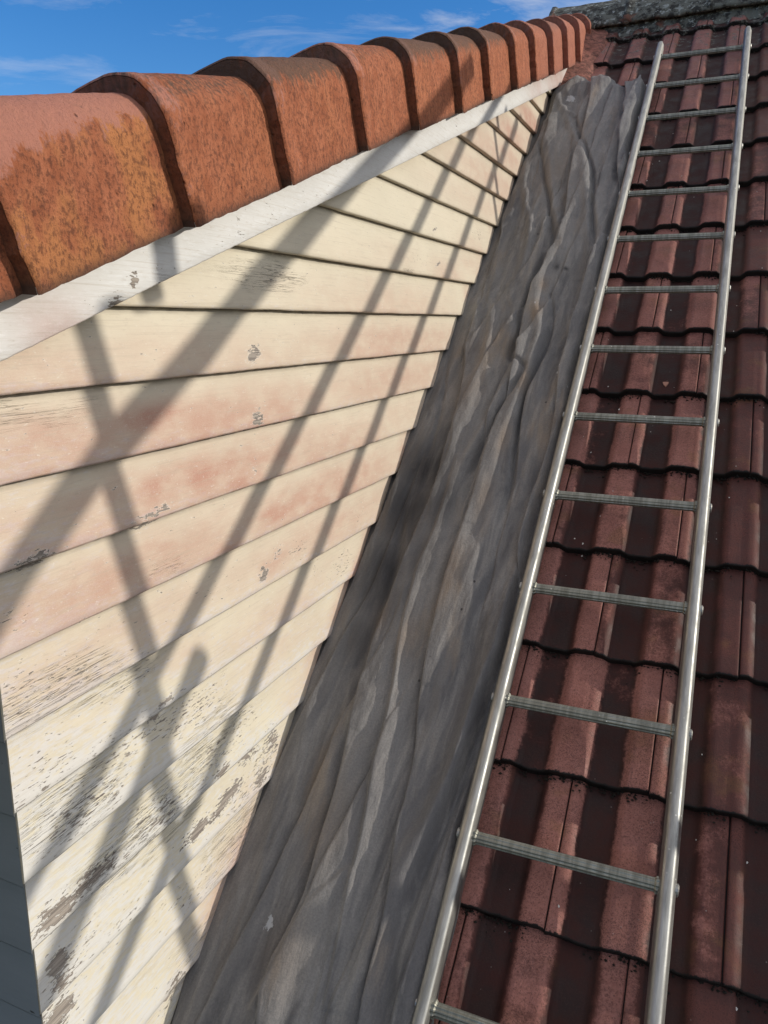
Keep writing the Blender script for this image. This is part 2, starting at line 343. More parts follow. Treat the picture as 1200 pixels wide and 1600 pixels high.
# ------------------------------------------------------------------ main tiled roof
house = root('tiled_roof', 'dark red ribbed tile roof with a mossy ridge, running under the ladder and grey cloth', 'roof', tuple(RP(0, -1.5, -.2).tolist()))
GA = .2958; TW = .303; HB = -.076
HW = TW/2
def prof(x, par):
    """rib height over the pan, joint groove, and rib mask"""
    j0 = -.334 if par == 0 else -.1825
    u = (x-j0+.012) % HW; u = np.where(u > HW/2, u-HW, u)
    r = 1-sst(.026, .052, np.abs(u))
    jd = (x-j0) % TW; jd = np.where(jd > TW/2, jd-TW, jd)
    gj = np.clip(1-np.abs(jd)/.0028, 0, 1)
    tid = np.floor((x-j0)/TW)
    return r, gj, tid, jd
def tiles(parent, name, kmin, kmax, xa, xb, T, mat, dustf, mossf, fine_to=.75, lipn=.5):
    VV = []; FF = []; A = {q: [] for q in ('rib', 'rnd', 'joint', 'butt', 'dust', 'moss')}; off = 0
    for kk in range(kmin, kmax+1):
        par = kk % 2; j0 = -.334 if par == 0 else -.1825
        x0 = xa(kk) if callable(xa) else xa
        xs = list(np.arange(x0, fine_to, .0055))+list(np.arange(fine_to, xb, .012))
        jm = j0+TW*np.arange(math.ceil((x0-j0)/TW)+0, math.floor((xb-j0)/TW)+1)
        xs = [x for x in xs if np.min(np.abs(jm-x)) > .0045]
        for j in jm:
            xs += [j-.0042, j-.0026, j-.0012, j, j+.0012, j+.0026, j+.0042]
        xs = np.array(sorted(xs)); r, gj, tid, jd = prof(xs, par)
        rn = np.array([random.Random(int(t)*131+kk*977+7).random() for t in tid])
        rn2 = np.array([random.Random(int(t)*17+kk*311+3).random() for t in tid])
        rn3 = np.array([random.Random(int(t)*71+kk*53+13).random() for t in tid])
        wob = np.array([noise.noise(Vector((x*22, kk*3.7, 0))) for x in xs])*.0035+np.array([noise.noise(Vector((x*90, kk*3.7, 5))) for x in xs])*.0016
        ts = np.array([-.02, 0, .004, .012, .03, .07, .14, .2, .26, .31])
        nr = len(ts)+1
        P = []
        for i in range(nr):
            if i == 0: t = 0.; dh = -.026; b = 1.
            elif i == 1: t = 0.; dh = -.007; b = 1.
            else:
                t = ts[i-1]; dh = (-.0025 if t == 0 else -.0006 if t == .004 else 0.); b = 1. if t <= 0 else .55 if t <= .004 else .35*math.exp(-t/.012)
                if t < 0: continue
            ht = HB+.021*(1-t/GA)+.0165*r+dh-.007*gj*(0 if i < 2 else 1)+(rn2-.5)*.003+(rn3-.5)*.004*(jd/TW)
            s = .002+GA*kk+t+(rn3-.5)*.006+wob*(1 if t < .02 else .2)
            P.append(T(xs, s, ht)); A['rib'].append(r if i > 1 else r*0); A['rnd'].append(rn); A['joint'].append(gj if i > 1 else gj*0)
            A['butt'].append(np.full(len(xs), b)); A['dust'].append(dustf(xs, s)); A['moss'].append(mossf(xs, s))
        P = np.array(P); VV.append(P.reshape(-1, 3)); FF.append(grid_faces(P.shape[0], P.shape[1], off)); off += P.shape[0]*P.shape[1]
    return build(name, np.concatenate(VV), np.concatenate(FF), mat, parent, attrs={q: np.concatenate([np.ravel(z) for z in v]) for q, v in A.items()}, smooth=False)
def dust_main(x, s): return np.clip(.93-sst(-.03, .10, x)*.66-sst(.04, .3, x)*.15-sst(3.0, 4.4, s)*.12, 0, 1)
def moss_main(x, s): return sst(3.5, 4.7, s)*.62+0*x
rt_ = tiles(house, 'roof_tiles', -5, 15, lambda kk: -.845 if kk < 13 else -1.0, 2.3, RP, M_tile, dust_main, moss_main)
# deck below the tiles and the far slope, so that no light leaks through
V, Fc = [], []
for x in (-.9, 2.35):
    V += [RP(x, -1.45, -.125), RP(x, 4.72, -.125), RP(x, 4.72, -.125)+np.array([0, 2.4, -1.8]), RP(x, -1.45, -.125)+np.array([0, 0, -.12])]
build('roof_deck', V, [[0, 4, 5, 1], [1, 5, 6, 2], [3, 2, 6, 7], [0, 3, 7, 4], [0, 1, 2, 3], [4, 7, 6, 5]], M_dark, house)
# main ridge caps
cr_y = 4.75; cr_z = 1.668
def ridge_cap(x0, x1, dz):
    xs = np.linspace(x0, x1, 26); V = []
    sec = [(-.205, -.175), (-.20, -.158), (-.12, -.066), (-.045, -.008), (0, 0), (.045, -.008), (.12, -.066), (.20, -.158), (.205, -.175)]
    for i, (yy, zz) in enumerate(sec):
        for j, x in enumerate(xs):
            e = .010 if j < 2 else 0
            nz_ = noise.noise(Vector((x*14, yy*14+3, zz*9)))*.006
            V.append((x, cr_y+yy*(1+e), cr_z+zz+dz+e+nz_))
    o = build('ridge_cap', V, grid_faces(len(sec), len(xs)), M_ridge, house, smooth=True)
    md = o.modifiers.new('t', 'SOLIDIFY'); md.thickness = .016
x = -.99; i = 0
while x < 2.2:
    ridge_cap(x, x+.43, .004*((i*7) % 3)); x += .40; i += 1
# mortar bedding under the ridge
xs = np.arange(-1.0, 2.3, .01); rows = []
for a in (0, .35, .7, 1.):
    rows.append(np.stack([xs, cr_y-.19+.05*(a-.3)+.006*fbm(np.stack([xs*30, xs*0+a, xs*0], -1), 1), cr_z-.24+.1*a+.006*fbm(np.stack([xs*30, xs*0+a, xs*0+4], -1), 1)], -1))
build('ridge_mortar', np.array(rows).reshape(-1, 3), grid_faces(4, len(xs)), M_ridge, house)
# black moss and grit caught along every course
V = []; Fc = []
def blob(c, r, V, Fc, R=random):
    o = len(V); a = [np.array(v)*r*R.uniform(.6, 1.3) for v in ((1, 0, 0), (-1, 0, 0), (0, 1, 0), (0, -1, 0), (0, 0, .8), (0, 0, -.8))]
    V += [c+q for q in a]; Fc += [[o+p for p in t] for t in ((0, 2, 4), (2, 1, 4), (1, 3, 4), (3, 0, 4), (2, 0, 5), (1, 2, 5), (3, 1, 5), (0, 3, 5))]
for kk in range(-4, 16):
    for _ in range(620 if kk > -1 else 300):
        x = random.uniform(-.5, 1.0) if kk < 13 else random.uniform(-.8, 1.0)
        if noise.noise(Vector((x*9, kk*5.1, 2))) < -.12: continue
        r_, _, _, _ = prof(np.array([x]), (kk-1) % 2)
        s = .002+GA*kk-random.expovariate(1/.006)
        blob(RP(x, s, HB+.0005+.0165*float(r_[0])+random.uniform(0, .006)), random.uniform(.0012, .0042), V, Fc)
mo = build('moss', V, Fc, M_moss, house); tag(mo, kind='stuff')
# lower house walls under the eaves
e0 = RP(0, -1.45, -.2)
bw = root('brick_house', 'brick house wall carrying the tiled roof', 'house', (0.7, e0[1]+.4, -5.2))
V, Fc = boxv((.7, e0[1]+.4+3.8, (-5.2+e0[2]-.05)/2), (1, 0, 0), (0, 1, 0), (0, 0, 1), (1.5, 3.8, (e0[2]-.05+5.2)/2)); build('wall', V, Fc, M_brick, bw)

# ------------------------------------------------------------------ dormer: weatherboard cheek, front, barge board, caps
dorm = root('dormer', 'dormer with flaking cream weatherboards under orange terracotta caps, left of the grey cloth', 'dormer', (-.82, YC, -2.6))
BX, BB, Z0 = -.81, .11202, .46824
CUTH = -.010
def ycut(z, h=CUTH): return (z+(N-h)/math.cos(PHI))/math.tan(PHI)
def ybarge(z): return (z-.035-BZ)/BS
pinks = [(350, 700, .55, .19, .62), (200, 880, .45, .16, .55), (520, 760, .55, .2, .58), (620, 560, .6, .22, .5), (60, 700, .3, .16, .55), (780, 260, .8, .25, .42), (300, 560, .4, .08, .3), (450, 960, .3, .12, .3), (250, 650, .14, .04, .75), (330, 640, .10, .04, .35), (440, 640, .12, .04, .55), (300, 745, .16, .035, 1.0), (370, 760, .10, .03, .7), (215, 700, .12, .05, .45), (440, 800, .12, .03, .8), (500, 770, .12, .03, .55), (350, 860, .16, .04, .55), (200, 850, .2, .05, .35), (80, 650, .12, .05, .35), (150, 900, .25, .06, .35),
         (430, 880, .10, .04, .55), (500, 850, .12, .05, .4), (560, 700, .2, .05, .4), (620, 640, .2, .06, .35), (690, 520, .25, .07, .4), (620, 400, .2, .05, .2), (700, 430, .2, .06, .35), (740, 400, .25, .07, .35), (800, 220, .35, .12, .6), (830, 190, .3, .1, .7), (780, 300, .3, .08, .4), (590, 440, .15, .04, .3), (300, 1010, .1, .04, .35), (480, 540, .15, .04, .3), (50, 800, .1, .04, .3), (100, 950, .2, .05, .35), (440, 1000, .1, .05, .3)]
peels = [(30, 1090, .16, .06, .9), (120, 1060, .12, .05, .9), (200, 1060, .15, .05, .85), (60, 1240, .1, .06, .8), (180, 1180, .15, .05, 1.0), (130, 1270, .12, .05, 1.05), (300, 1110, .15, .06, .95), (250, 1130, .12, .05, .9), (250, 1280, .12, .05, 1.1), (180, 1360, .12, .05, .9), (340, 1180, .12, .05, .9), (380, 1130, .12, .05, .8), (420, 1170, .08, .06, 1.0), (80, 1200, .08, .05, .85), (120, 1500, .1, .06, .8), (90, 1590, .06, .05, 1.1), (300, 1400, .15, .05, .75), (380, 1250, .1, .05, .8), (390, 1300, .06, .05, .9),
         (430, 430, .16, .03, 1.0), (660, 400, .16, .03, .85), (470, 860, .1, .03, .95), (330, 920, .15, .04, .75), (200, 960, .1, .04, .8), (30, 960, .1, .04, .8), (70, 780, .08, .03, .5), (300, 820, .2, .02, .6), (560, 810, .12, .04, .75), (540, 880, .08, .05, .9), (700, 340, .15, .04, .6), (750, 370, .12, .05, .85), (230, 560, .1, .02, .55), (500, 880, .1, .04, .7), (200, 1440, .1, .05, .7), (660, 500, .12, .03, .5)]
bares = [(399, 554, .019, .016, 1.15), (404, 655, .017, .013, 1.1), (400, 733, .009, .009, 1.05), (414, 897, .014, .014, 1.1), (205, 440, 0, 0, 0), (252, 1120, .016, .009, 1.05), (262, 1095, .018, .008, .85), (395, 1180, .035, .014, .9), (365, 1240, .045, .013, 1.05), (312, 1298, .04, .012, 1.1), (345, 1270, .04, .010, .95), (150, 1370, .05, .015, .95), (95, 1425, .04, .018, 1.05), (95, 1508, .02, .02, 1.15), (100, 1535, .018, .012, 1.0), (410, 1215, .03, .02, .95), (350, 1205, .03, .015, .8), (185, 1233, .035, .008, .8), (100, 1590, .03, .02, 1.1), (433, 1160, .02, .03, .95), (440, 860, .02, .008, .9), (687, 413, .012, .009, .9), (680, 360, .012, .009, .9), (578, 545, .005, .006, .9), (250, 750, 0, 0, 0), (60, 870, .03, .006, .8), (230, 820, .05, .006, .7), (245, 800, .05, .006, .7), (60, 878, .03, .008, 1.0), (390, 1440, .02, .03, .9), (275, 1545, .03, .03, .8), (378, 525, 0, 0, 0)]
cracks = [(250, 1280, .14, .07, 1.), (200, 1330, .12, .06, 1.), (430, 430, .2, .04, .9), (120, 1250, .15, .06, .7), (340, 1150, .12, .06, .8), (90, 1080, .15, .06, .8), (640, 430, .15, .04, .5), (300, 870, .25, .05, .4), (50, 640, .25, .05, .5), (200, 1060, .2, .05, .6), (400, 1300, .2, .1, .8), (330, 1470, .2, .08, .7)]
def field(lst, y, z, wall=.81):
    out = np.zeros_like(y)
    for px, py, ry, rz, a in lst:
        if a == 0: continue
        cy, cz = on_wall(px, py, wall)
        out = np.maximum(out, a*np.exp(-((y-cy)/ry)**2-((z-cz)/rz)**2)) if False else np.maximum(out, a*np.exp(-(((y-cy)/ry)**2+((z-cz)/rz)**2)))
    return out
VV = []; FF = []; FM = []; AT = {q: [] for q in ('pink', 'chalk', 'peel', 'bare', 'crack', 'lap_shade')}; off = 0
for kb in range(-8, 22):
    zb = Z0-BB*kb
    rowsf = [0, .03, .1, .22, .36, .5, .64, .78, .89, .945, 1.0, 1.14]
    y0b = max(YC, ybarge(zb)); y1b = ycut(zb+.0)
    if y1b-y0b < .01: continue
    L = y1b-y0b; nc = max(12, int(L/.012))
    jit = random.uniform(-.0012, .0012); ej = random.uniform(-.003, .003)
    P = []; ok = True
    for ri in range(-1, len(rowsf)):
        f = rowsf[max(ri, 0)]; z = zb+BB*f
        ya = max(YC-.0135+.0145*f+ej*.1, ybarge(z)); yb = max(ycut(z)+ej+.0015*math.sin(kb*3+f*9), ya+.004)
        ys = ya+(yb-ya)*np.linspace(0, 1, nc)
        zz = np.full(nc, z)
        if ri <= 0: zz = zz+.0011*fbm(np.stack([ys*9, ys*0+kb*3.3, ys*0], -1), 1)+.0006*fbm(np.stack([ys*60, ys*0+kb*3.3, ys*0], -1), 1)
        xx = BX+jit-.0155*f+(-.019 if ri == -1 else 0)+.0007*fbm(np.stack([ys*5, zz*20, ys*0+kb], -1), 1, 2)
        if ri == 0: xx = xx-.0018
        P.append(np.stack([xx, ys, zz], -1))
    P = np.array(P); nr = P.shape[0]; V = P.reshape(-1, 3); y, z = V[:, 1], V[:, 2]
    VV.append(V); fs = grid_faces(nr, nc, off); FF.append(fs)
    fr = (z-zb)/BB
    pk = field(pinks, y, z)*(1.1-.8*sst(.45, 1.0, fr))
    hh = (y*0)+(V@NN+N-CUTH); pk = np.maximum(pk, .85*np.exp(-np.clip(hh, 0, 9)/.06)*np.clip(.45+.9*fbm(V, 6, 2, 3.), 0, 1))
    AT['pink'].append(np.clip(pk*1.35, 0, 1))
    low = sst(-.35, -.75, z); edge = np.exp(-np.clip(y-YC, 0, 9)/.35)
    AT['chalk'].append(np.clip(.26*low+.40*edge*sst(.1, -.3, z)+.5*np.exp(-fr/.15)*sst(.3, -.2, z)+.03, 0, 1))
    AT['peel'].append(np.clip(field(peels, y, z)*.84+.20*low+.12, 0, 1.25)*(1-.35*sst(.7, 1, fr)))
    AT['bare'].append(field(bares, y, z)); AT['crack'].append(np.clip(field(cracks, y, z)+.12*low, 0, 1))
    AT['lap_shade'].append(sst(.90, 1., fr)*.95)  # painted lap shadow, a dark line along the top of each board
    off += len(V)
    # left end grain
    e = []
    for ri in range(nr): e += [P[ri, 0], P[ri, 0]+np.array([-.019 if ri else 0, 0, 0])]
    VV.append(np.array(e)); FF.append(np.array([[off+2*i, off+2*i+2, off+2*i+3, off+2*i+1] for i in range(nr-1)])); 
    for q in AT: AT[q].append(np.full(len(e), .3 if q == 'chalk' else 0.))
    off += len(e)
    # right end grain
    e = []
    for ri in range(nr): e += [P[ri, -1], P[ri, -1]+np.array([-.019 if ri else 0, 0, 0])]
    VV.append(np.array(e)); FF.append(np.array([[off+2*i, off+2*i+1, off+2*i+3, off+2*i+2] for i in range(nr-1)]))
    for q in AT: AT[q].append(np.full(len(e), .5 if q == 'pink' else 0.))
    off += len(e)
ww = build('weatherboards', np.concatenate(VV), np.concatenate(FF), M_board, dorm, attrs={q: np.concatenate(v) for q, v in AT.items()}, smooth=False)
# the framing behind the boards (solid core)
zt = lambda y: BZ+BS*y+.02
pts = [(YC+.03, -2.6), (YC+.03, zt(YC+.03)), (4.35, zt(4.35)), (4.35, 1.0), (ycut(-.9, -.1), -.95), (ycut(-2.55, -.1), -2.6)]
V = [(-.838, a, b) for a, b in pts]+[(-3.4, a, b) for a, b in pts]; n_ = len(pts)
build('wall_core', V, [list(range(n_)), list(range(n_, 2*n_))[::-1]]+[[i, i+n_, (i+1) % n_+n_, (i+1) % n_] for i in range(n_)], M_dark, dorm)
# shaded front face, dark boards
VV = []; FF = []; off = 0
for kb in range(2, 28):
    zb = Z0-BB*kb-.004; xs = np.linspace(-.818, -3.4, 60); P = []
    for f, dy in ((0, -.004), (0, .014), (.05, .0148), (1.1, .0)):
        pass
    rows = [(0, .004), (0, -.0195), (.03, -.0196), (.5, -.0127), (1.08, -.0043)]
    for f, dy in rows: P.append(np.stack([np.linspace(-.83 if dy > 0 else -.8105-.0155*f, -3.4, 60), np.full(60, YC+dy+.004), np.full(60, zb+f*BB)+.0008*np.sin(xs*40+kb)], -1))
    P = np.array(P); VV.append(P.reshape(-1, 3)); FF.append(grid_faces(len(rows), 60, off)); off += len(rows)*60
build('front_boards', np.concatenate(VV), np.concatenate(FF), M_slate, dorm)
# barge board
TS = np.linspace(-.5, 4.9, 640)
rows = []; sec = [(-.812, .012), (-.788, .011), (-.7865, .0135), (-.7862, .03), (-.786, .05), (-.786, .07), (-.786, .095), (-.792, .10), (-.83, .10)]
for x, n in sec:
    w = .0005*fbm(np.stack([TS*8, TS*0, TS*0], -1), 1)+.0007*fbm(np.stack([TS*70, TS*0, TS*0], -1), 1)
    rows.append(KP(x+.0006*fbm(np.stack([TS*4, TS*0+n*30, TS*0], -1), 1), TS, n+(w if n < .015 else 0)))
P = np.array(rows).reshape(-1, 3); y, z = P[:, 1], P[:, 2]
bp = [(90, 520, .06, .05, .6), (60, 500, .05, .05, .4), (870, 125, .35, .1, .8), (915, 100, .5, .2, .9), (840, 135, .2, .1, .5)]
bb = [(207, 437, .012, .008, 1.1), (373, 352, .007, .009, 1.0), (343, 385, .009, .006, .9), (607, 246, .009, .008, .65), (713, 195, .01, .01, .6), (190, 475, .03, .006, .9), (20, 450, 0, 0, 0)]
bl = [(250, 425, .05, .04, .7), (370, 365, .06, .04, .65), (500, 310, .12, .05, .55), (120, 500, .08, .05, .5), (430, 340, .08, .04, .7), (190, 470, .08, .02, .8)]
ba = build('barge_board', P, grid_faces(len(sec), len(TS)), M_barge, dorm, attrs={'pink': field(bp, y, z, .786), 'bare': field(bb, y, z, .786), 'peel': field(bl, y, z, .786)+.12, 'chalk': y*0+.35, 'crack': field(bl, y, z, .786)*.6})
tag(ba, label='white painted barge board below the terracotta caps')
# ragged mortar line between caps and barge
rows = []
for i, (x, n) in enumerate([(-.80, .104), (-.777, .100), (-.775, .088), (-.7865, .082)]):
    w = .0035*fbm(np.stack([TS*22, TS*0+i*.3, TS*0], -1), 1)+.002*fbm(np.stack([TS*90, TS*0+i, TS*0], -1), 1)
    rows.append(KP(x+(w*.4 if i in (1, 2) else 0), TS, n+w+.003))
build('cap_mortar', np.array(rows).reshape(-1, 3), grid_faces(4, len(TS)), M_mortar, dorm)
# dormer roof behind the caps
def TD(x, s, h): return KP(x, s, np.asarray(h)+.31)
dr_v = [KP(x, t, n) for x in (-.9, -3.5) for t, n in ((-.6, .06), (5.0, .06), (5.0, .235), (-.6, .235))]
build('dormer_roof', dr_v, [[0, 1, 2, 3], [4, 7, 6, 5], [0, 4, 5, 1], [1, 5, 6, 2], [2, 6, 7, 3], [3, 7, 4, 0]], M_mortar, dorm)
# terracotta caps, one mesh each
lips = [.07, .402, .728, 1.045, 1.345, 1.69, 2.01, 2.37, 2.67, 3.01, 3.31, 3.64, 3.95, 4.26, 4.56, 4.86]
CO = -.768
def cap_section(o, nb):
    """outline from outer foot over the shoulder to the back; o = outward growth"""
    pts = []
    R = .058+o*.6; xo = CO+o; top = .262+o
    for f in np.linspace(0, 1, 12): pts.append((xo-.006*f, nb+(top-R-nb)*f, 0.))
    for a in np.linspace(0, 101, 14)[1:]:
        a = math.radians(a); q_ = 1+.35*max(0, math.sin(a)-.6); pts.append((xo-.006-R+R*math.cos(a)*(q_ if a > 1.57 else 1), top-R+R*math.sin(a), min(1, a/1.36)))
    x1, n1, _ = pts[-1]
    for f in np.linspace(0, 1, 12)[1:]: pts.append((x1-.30*f, n1-(.06*f+.06*f*f), 1.))
    return pts
for i in range(len(lips)-1):
    t0 = lips[i]/math.cos(RA); t1 = lips[i+1]/math.cos(RA)+.05; L = t1-t0
    rr = random.Random(i*7+1); rv = {1: .18, 2: .05, 3: .42, 4: .62, 5: .40, 6: .85, 7: .95, 8: .75}.get(i, .3+.3*rr.random())
    tt = [0, .0025, .008, .02, .032, .040]+list(np.linspace(.055, L, 22)); V = []; at = {q: [] for q in ('rnd', 'top', 'lip', 'foot', 'pink')}
    edge_v = []
    dn = rr.uniform(-.003, .003); tw = rr.uniform(-.004, .004); secn = None
    def add(t, o, nb, isin=False):
        ps = cap_section(o, nb); 
        for j, (x, n, tp) in enumerate(ps):
            w = .0013*noise.noise(Vector((t0*3+t*10, j*.4, i*3.)))+.0009*noise.noise(Vector((t*60, j*2.2, i*3.)))
            if j == 0: n += .0018*noise.noise(Vector((t*28, 3, i)))+.0012*noise.noise(Vector((t*95, 3, i)))
            dt = .0035*noise.noise(Vector((j*.6, i*2., 7)))+.002*noise.noise(Vector((j*2.6, i*2., 3)))
            V.append(KP(x+w, t0+t+dt*(1 if t < .01 else 0), n+dn+tw*t/L+w))
            at['rnd'].append(rv); at['top'].append(min(1, max(0, (n-.19)/.085)+tp*.3)); at['lip'].append(1. if t < .043 else .5*math.exp(-(t-.043)/.03))
            at['foot'].append(.9*math.exp(-max(0, n-nb)/.008)+(.62 if len(V) <= 3*len(ps) else 0)*1.); at['pink'].append(float(sst(3.0, 4.2, t0+t))*.55)  # first term darkens the foot, second paints shade on the lip's end face
        return len(ps)
    add(.05, -.012, .085); add(.0015, -.010, .082); add(0, .0276, .080)      # flat end face of the lip, then the underside
    for t in tt:
        o = .0305*(1-t/L)**.8+(.0015 if t < .036 else 0)-(.0035 if t == 0 else 0)
        secn = add(t, o, .080)
    nr = len(tt)+3; fc = grid_faces(nr, secn); fc = np.concatenate([fc[:2*(secn-1)], fc[3*(secn-1):]])
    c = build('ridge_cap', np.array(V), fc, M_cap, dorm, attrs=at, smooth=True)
    me = c.data; sh = np.ones(len(me.polygons), bool); sh[:2*(secn-1)] = False; me.polygons.foreach_set('use_smooth', sh)
    if i == 0: tag(c, label='terracotta ridge cap')
# mortar flashing where caps run into the main roof
xs = np.linspace(-.80, -.62, 24); ss = np.linspace(3.75, 4.6, 70); G = []
for s in ss:
    w = .05+.07*sst(3.8, 4.5, s)
    for x in xs:
        f = (x+.80)/.18
        G.append(RP(x, s, -.045+.05*(1-f)**1.6*1-.05*sst(.35+w*3, 1., f)+.004*noise.noise(Vector((x*20, s*12, 1)))+.002*noise.noise(Vector((x*120, s*80, 1)))))
k = MT('pink_mortar', .9); mq = k.noise(k.pos, 40, 7, .7); M_pm = k.out(k.mix(k.rng(mq, .35, .65), (.10, .045, .035), (.33, .14, .105)), None, mq, .005, .9)
build('valley_mortar', np.array(G), grid_faces(len(ss), len(xs)), M_pm, dorm, smooth=True)

# ------------------------------------------------------------------ drop cloth
folds = [  # kind, width, height, pixel path over the photo; 'step': high on the right of travel downhill, sharp drop on the left
 ('L', .050, .022, [(720, 720), (700, 790), (683, 840), (663, 887), (655, 913), (633, 1000), (620, 1083), (597, 1183), (573, 1316), (556, 1381), (538, 1469), (512, 1582)]),
 ('R', .014, .026, [(787, 944), (744, 1097), (713, 1197), (656, 1316), (612, 1425), (586, 1482), (560, 1547), (535, 1620)]),
 ('R', .010, .018, [(820, 860), (805, 900), (779, 1009), (752, 1075), (727, 1162), (680, 1294), (640, 1370)]),
 ('V', .016, -.016, [(812, 905), (790, 1009), (765, 1085), (735, 1175), (690, 1300), (655, 1385), (620, 1480), (590, 1600)]),
 ('R', .022, .008, [(608, 1088), (538, 1145), (494, 1206), (470, 1260)]),
 ('L', .040, .014, [(556, 1360), (494, 1425), (437, 1512), (394, 1583)]),
 ('R', .020, .012, [(750, 850), (720, 930), (693, 1000), (670, 1080)]),
 ('R', .013, .020, [(872, 388), (858, 420), (845, 440), (838, 490), (845, 525), (830, 575), (817, 612), (795, 662), (775, 712), (762, 760), (735, 830)]),
 ('V', .012, -.024, [(853, 400), (835, 440), (822, 478), (814, 500), (811, 525), (800, 545), (797, 565)]),
 ('V', .009, -.018, [(862, 465), (863, 500), (855, 540), (840, 575), (822, 620), (808, 688), (800, 750), (780, 830)]),
 ('R', .010, .014, [(814, 520), (813, 562), (800, 595), (775, 637), (750, 687), (725, 740), (700, 800)]),
 ('V', .010, -.014, [(806, 535), (800, 565), (820, 580), (805, 610), (780, 655), (757, 700), (735, 750)]),
 ('R', .018, .014, [(745, 440), (736, 465), (742, 482), (730, 512), (722, 550), (700, 590), (687, 612), (650, 687)]),
 ('R', .014, .012, [(900, 480), (888, 525), (850, 575), (845, 640), (825, 720), (810, 800)]),
 ('R', .012, .020, [(880, 180), (892, 205), (911, 255), (915, 300), (917, 337), (919, 397), (905, 440)]),
 ('V', .010, -.020, [(900, 190), (915, 240), (926, 275), (926, 310), (925, 350), (930, 400)]),
 ('R', .012, .018, [(832, 215), (825, 240), (821, 281), (823, 319), (829, 375), (815, 430)]),
 ('R', .010, .014, [(855, 220), (862, 281), (866, 319), (874, 360), (880, 400)]),
 ('V', .010, -.016, [(845, 230), (850, 281), (858, 319), (862, 360), (866, 395)]),
 ('R', .018, .016, [(960, 200), (945, 240), (949, 270), (922, 300), (935, 360), (920, 430)]),
 ('R', .016, .014, [(975, 124), (930, 150), (900, 202)]),
 ('R', .020, .014, [(1000, 120), (990, 169), (960, 232), (945, 292), (940, 350), (925, 420), (905, 480)]),
 ('R', .012, .018, [(868, 150), (880, 180), (900, 190)]),
 ('R', .010, .012, [(845, 205), (870, 190), (890, 175)]),
 ('R', .022, .010, [(680, 880), (640, 920), (610, 1000), (590, 1080), (560, 1150)]),
 ('V', .016, -.010, [(650, 740), (625, 850), (600, 950), (560, 1050)]),
 ('R', .020, .010, [(500, 1120), (470, 1220), (430, 1330), (400, 1450), (350, 1570)]),
 ('V', .014, -.010, [(545, 1130), (530, 1230), (500, 1330), (470, 1420), (440, 1500)]),
 ('R', .014, .012, [(780, 760), (770, 830), (740, 900), (735, 960), (700, 1060), (685, 1160)]),
 ('V', .010, -.008, [(700, 560), (690, 640), (670, 720)]),
 ('R', .010, .010, [(770, 470), (765, 540), (740, 620), (730, 680)]),
]
NX, NS = 200, 1250
SB, ST = -.55, 3.875
gx = np.linspace(0, 1, NX); gs = np.linspace(0, 1, NS)
GX, GS = np.meshgrid(gx, gs)
s_ = SB+(ST-SB)*GS
redge_pts = [(-.6, -.33), (-.2, -.335), (.3, -.350), (.9, -.375), (1.5, -.372), (2.2, -.368), (3.0, -.375), (3.7, -.385), (3.9, -.395)]
re_ = np.interp(s_, [p[0] for p in redge_pts], [p[1] for p in redge_pts])+.006*np.sin(s_*9)+.004*np.sin(s_*23+1)
le_ = -.828
x_ = le_+(re_-le_)*GX
# wavy top hem
hem = .05*np.sin(x_*17+.6)+.022*np.sin(x_*41)-.05*(GX > .93)
topmask = sst(.93, 1.0, GS); s_ = s_+topmask*(hem-.01)
h_ = -.026+.012*np.exp(-((x_+.62)/.13)**2)
rr_, _, _, _ = prof(x_, 0); h_ += .003*rr_
def pathdist(path, X, S):
    best = np.full(X.shape, 9.); sg = np.zeros(X.shape); fr = np.zeros(X.shape); tot = len(path)-1
    for i in range(tot):
        ax, as_ = path[i]; bx, bs = path[i+1]; dx, ds = bx-ax, bs-as_; L2 = dx*dx+ds*ds+1e-12
        t = np.clip(((X-ax)*dx+(S-as_)*ds)/L2, 0, 1); ex, es = X-(ax+t*dx), S-(as_+t*ds)
        d = np.sqrt(ex*ex+es*es); m_ = d < best
        best = np.where(m_, d, best); sg = np.where(m_, np.sign(dx*(S-as_)-ds*(X-ax)), sg); fr = np.where(m_, (i+t)/tot, fr)
    return best, sg, fr
for kind, w, a, pth in folds:
    q = [on_roof(px, py, -.02) for px, py in pth]
    if len(q) > 2:
        pp = []
        for i in range(len(q)-1):                      # Catmull-Rom
            p0, p1, p2, p3 = q[max(i-1, 0)], q[i], q[i+1], q[min(i+2, len(q)-1)]
            for t in (0, .33, .66):
                pp.append(tuple(.5*(2*p1[c]+(p2[c]-p0[c])*t+(2*p0[c]-5*p1[c]+4*p2[c]-p3[c])*t*t+(-p0[c]+3*p1[c]-3*p2[c]+p3[c])*t**3) for c in (0, 1)))
        q = pp+[q[-1]]
    d, sg, fr = pathdist(q, x_, s_)
    env = np.sin(np.pi*np.clip(fr, .0, 1.))**.45
    env = np.where((fr <= .001) | (fr >= .999), np.exp(-(d/w)**2)*0+.0, env)
    sd_ = d*sg
    if kind == 'L':      # sg>0 lies to the wall side when travelling downhill?  resolved below by x ordering
        right = (sd_ > 0)
        h_ += 1.1*a*env*np.where(right, np.exp(-d/w), np.exp(-(d/.006)**2))
    else:
        h_ += (.8 if a > 0 else 1.3)*a*env*np.exp(-(d/(w*(1.3 if a > 0 else .8)))**2)
flat = np.stack([x_.ravel(), s_.ravel()*.34, np.zeros(x_.size)], -1)
wr = fbm(flat, 14, 3, 2.).reshape(x_.shape); wr2 = fbm(flat, 44, 3, 5.).reshape(x_.shape)
def nz2(kx, ks, sd0, o=2):
    return fbm(np.stack([x_.ravel()*kx, s_.ravel()*ks, np.full(x_.size, sd0)], -1), 1, o).reshape(x_.shape)
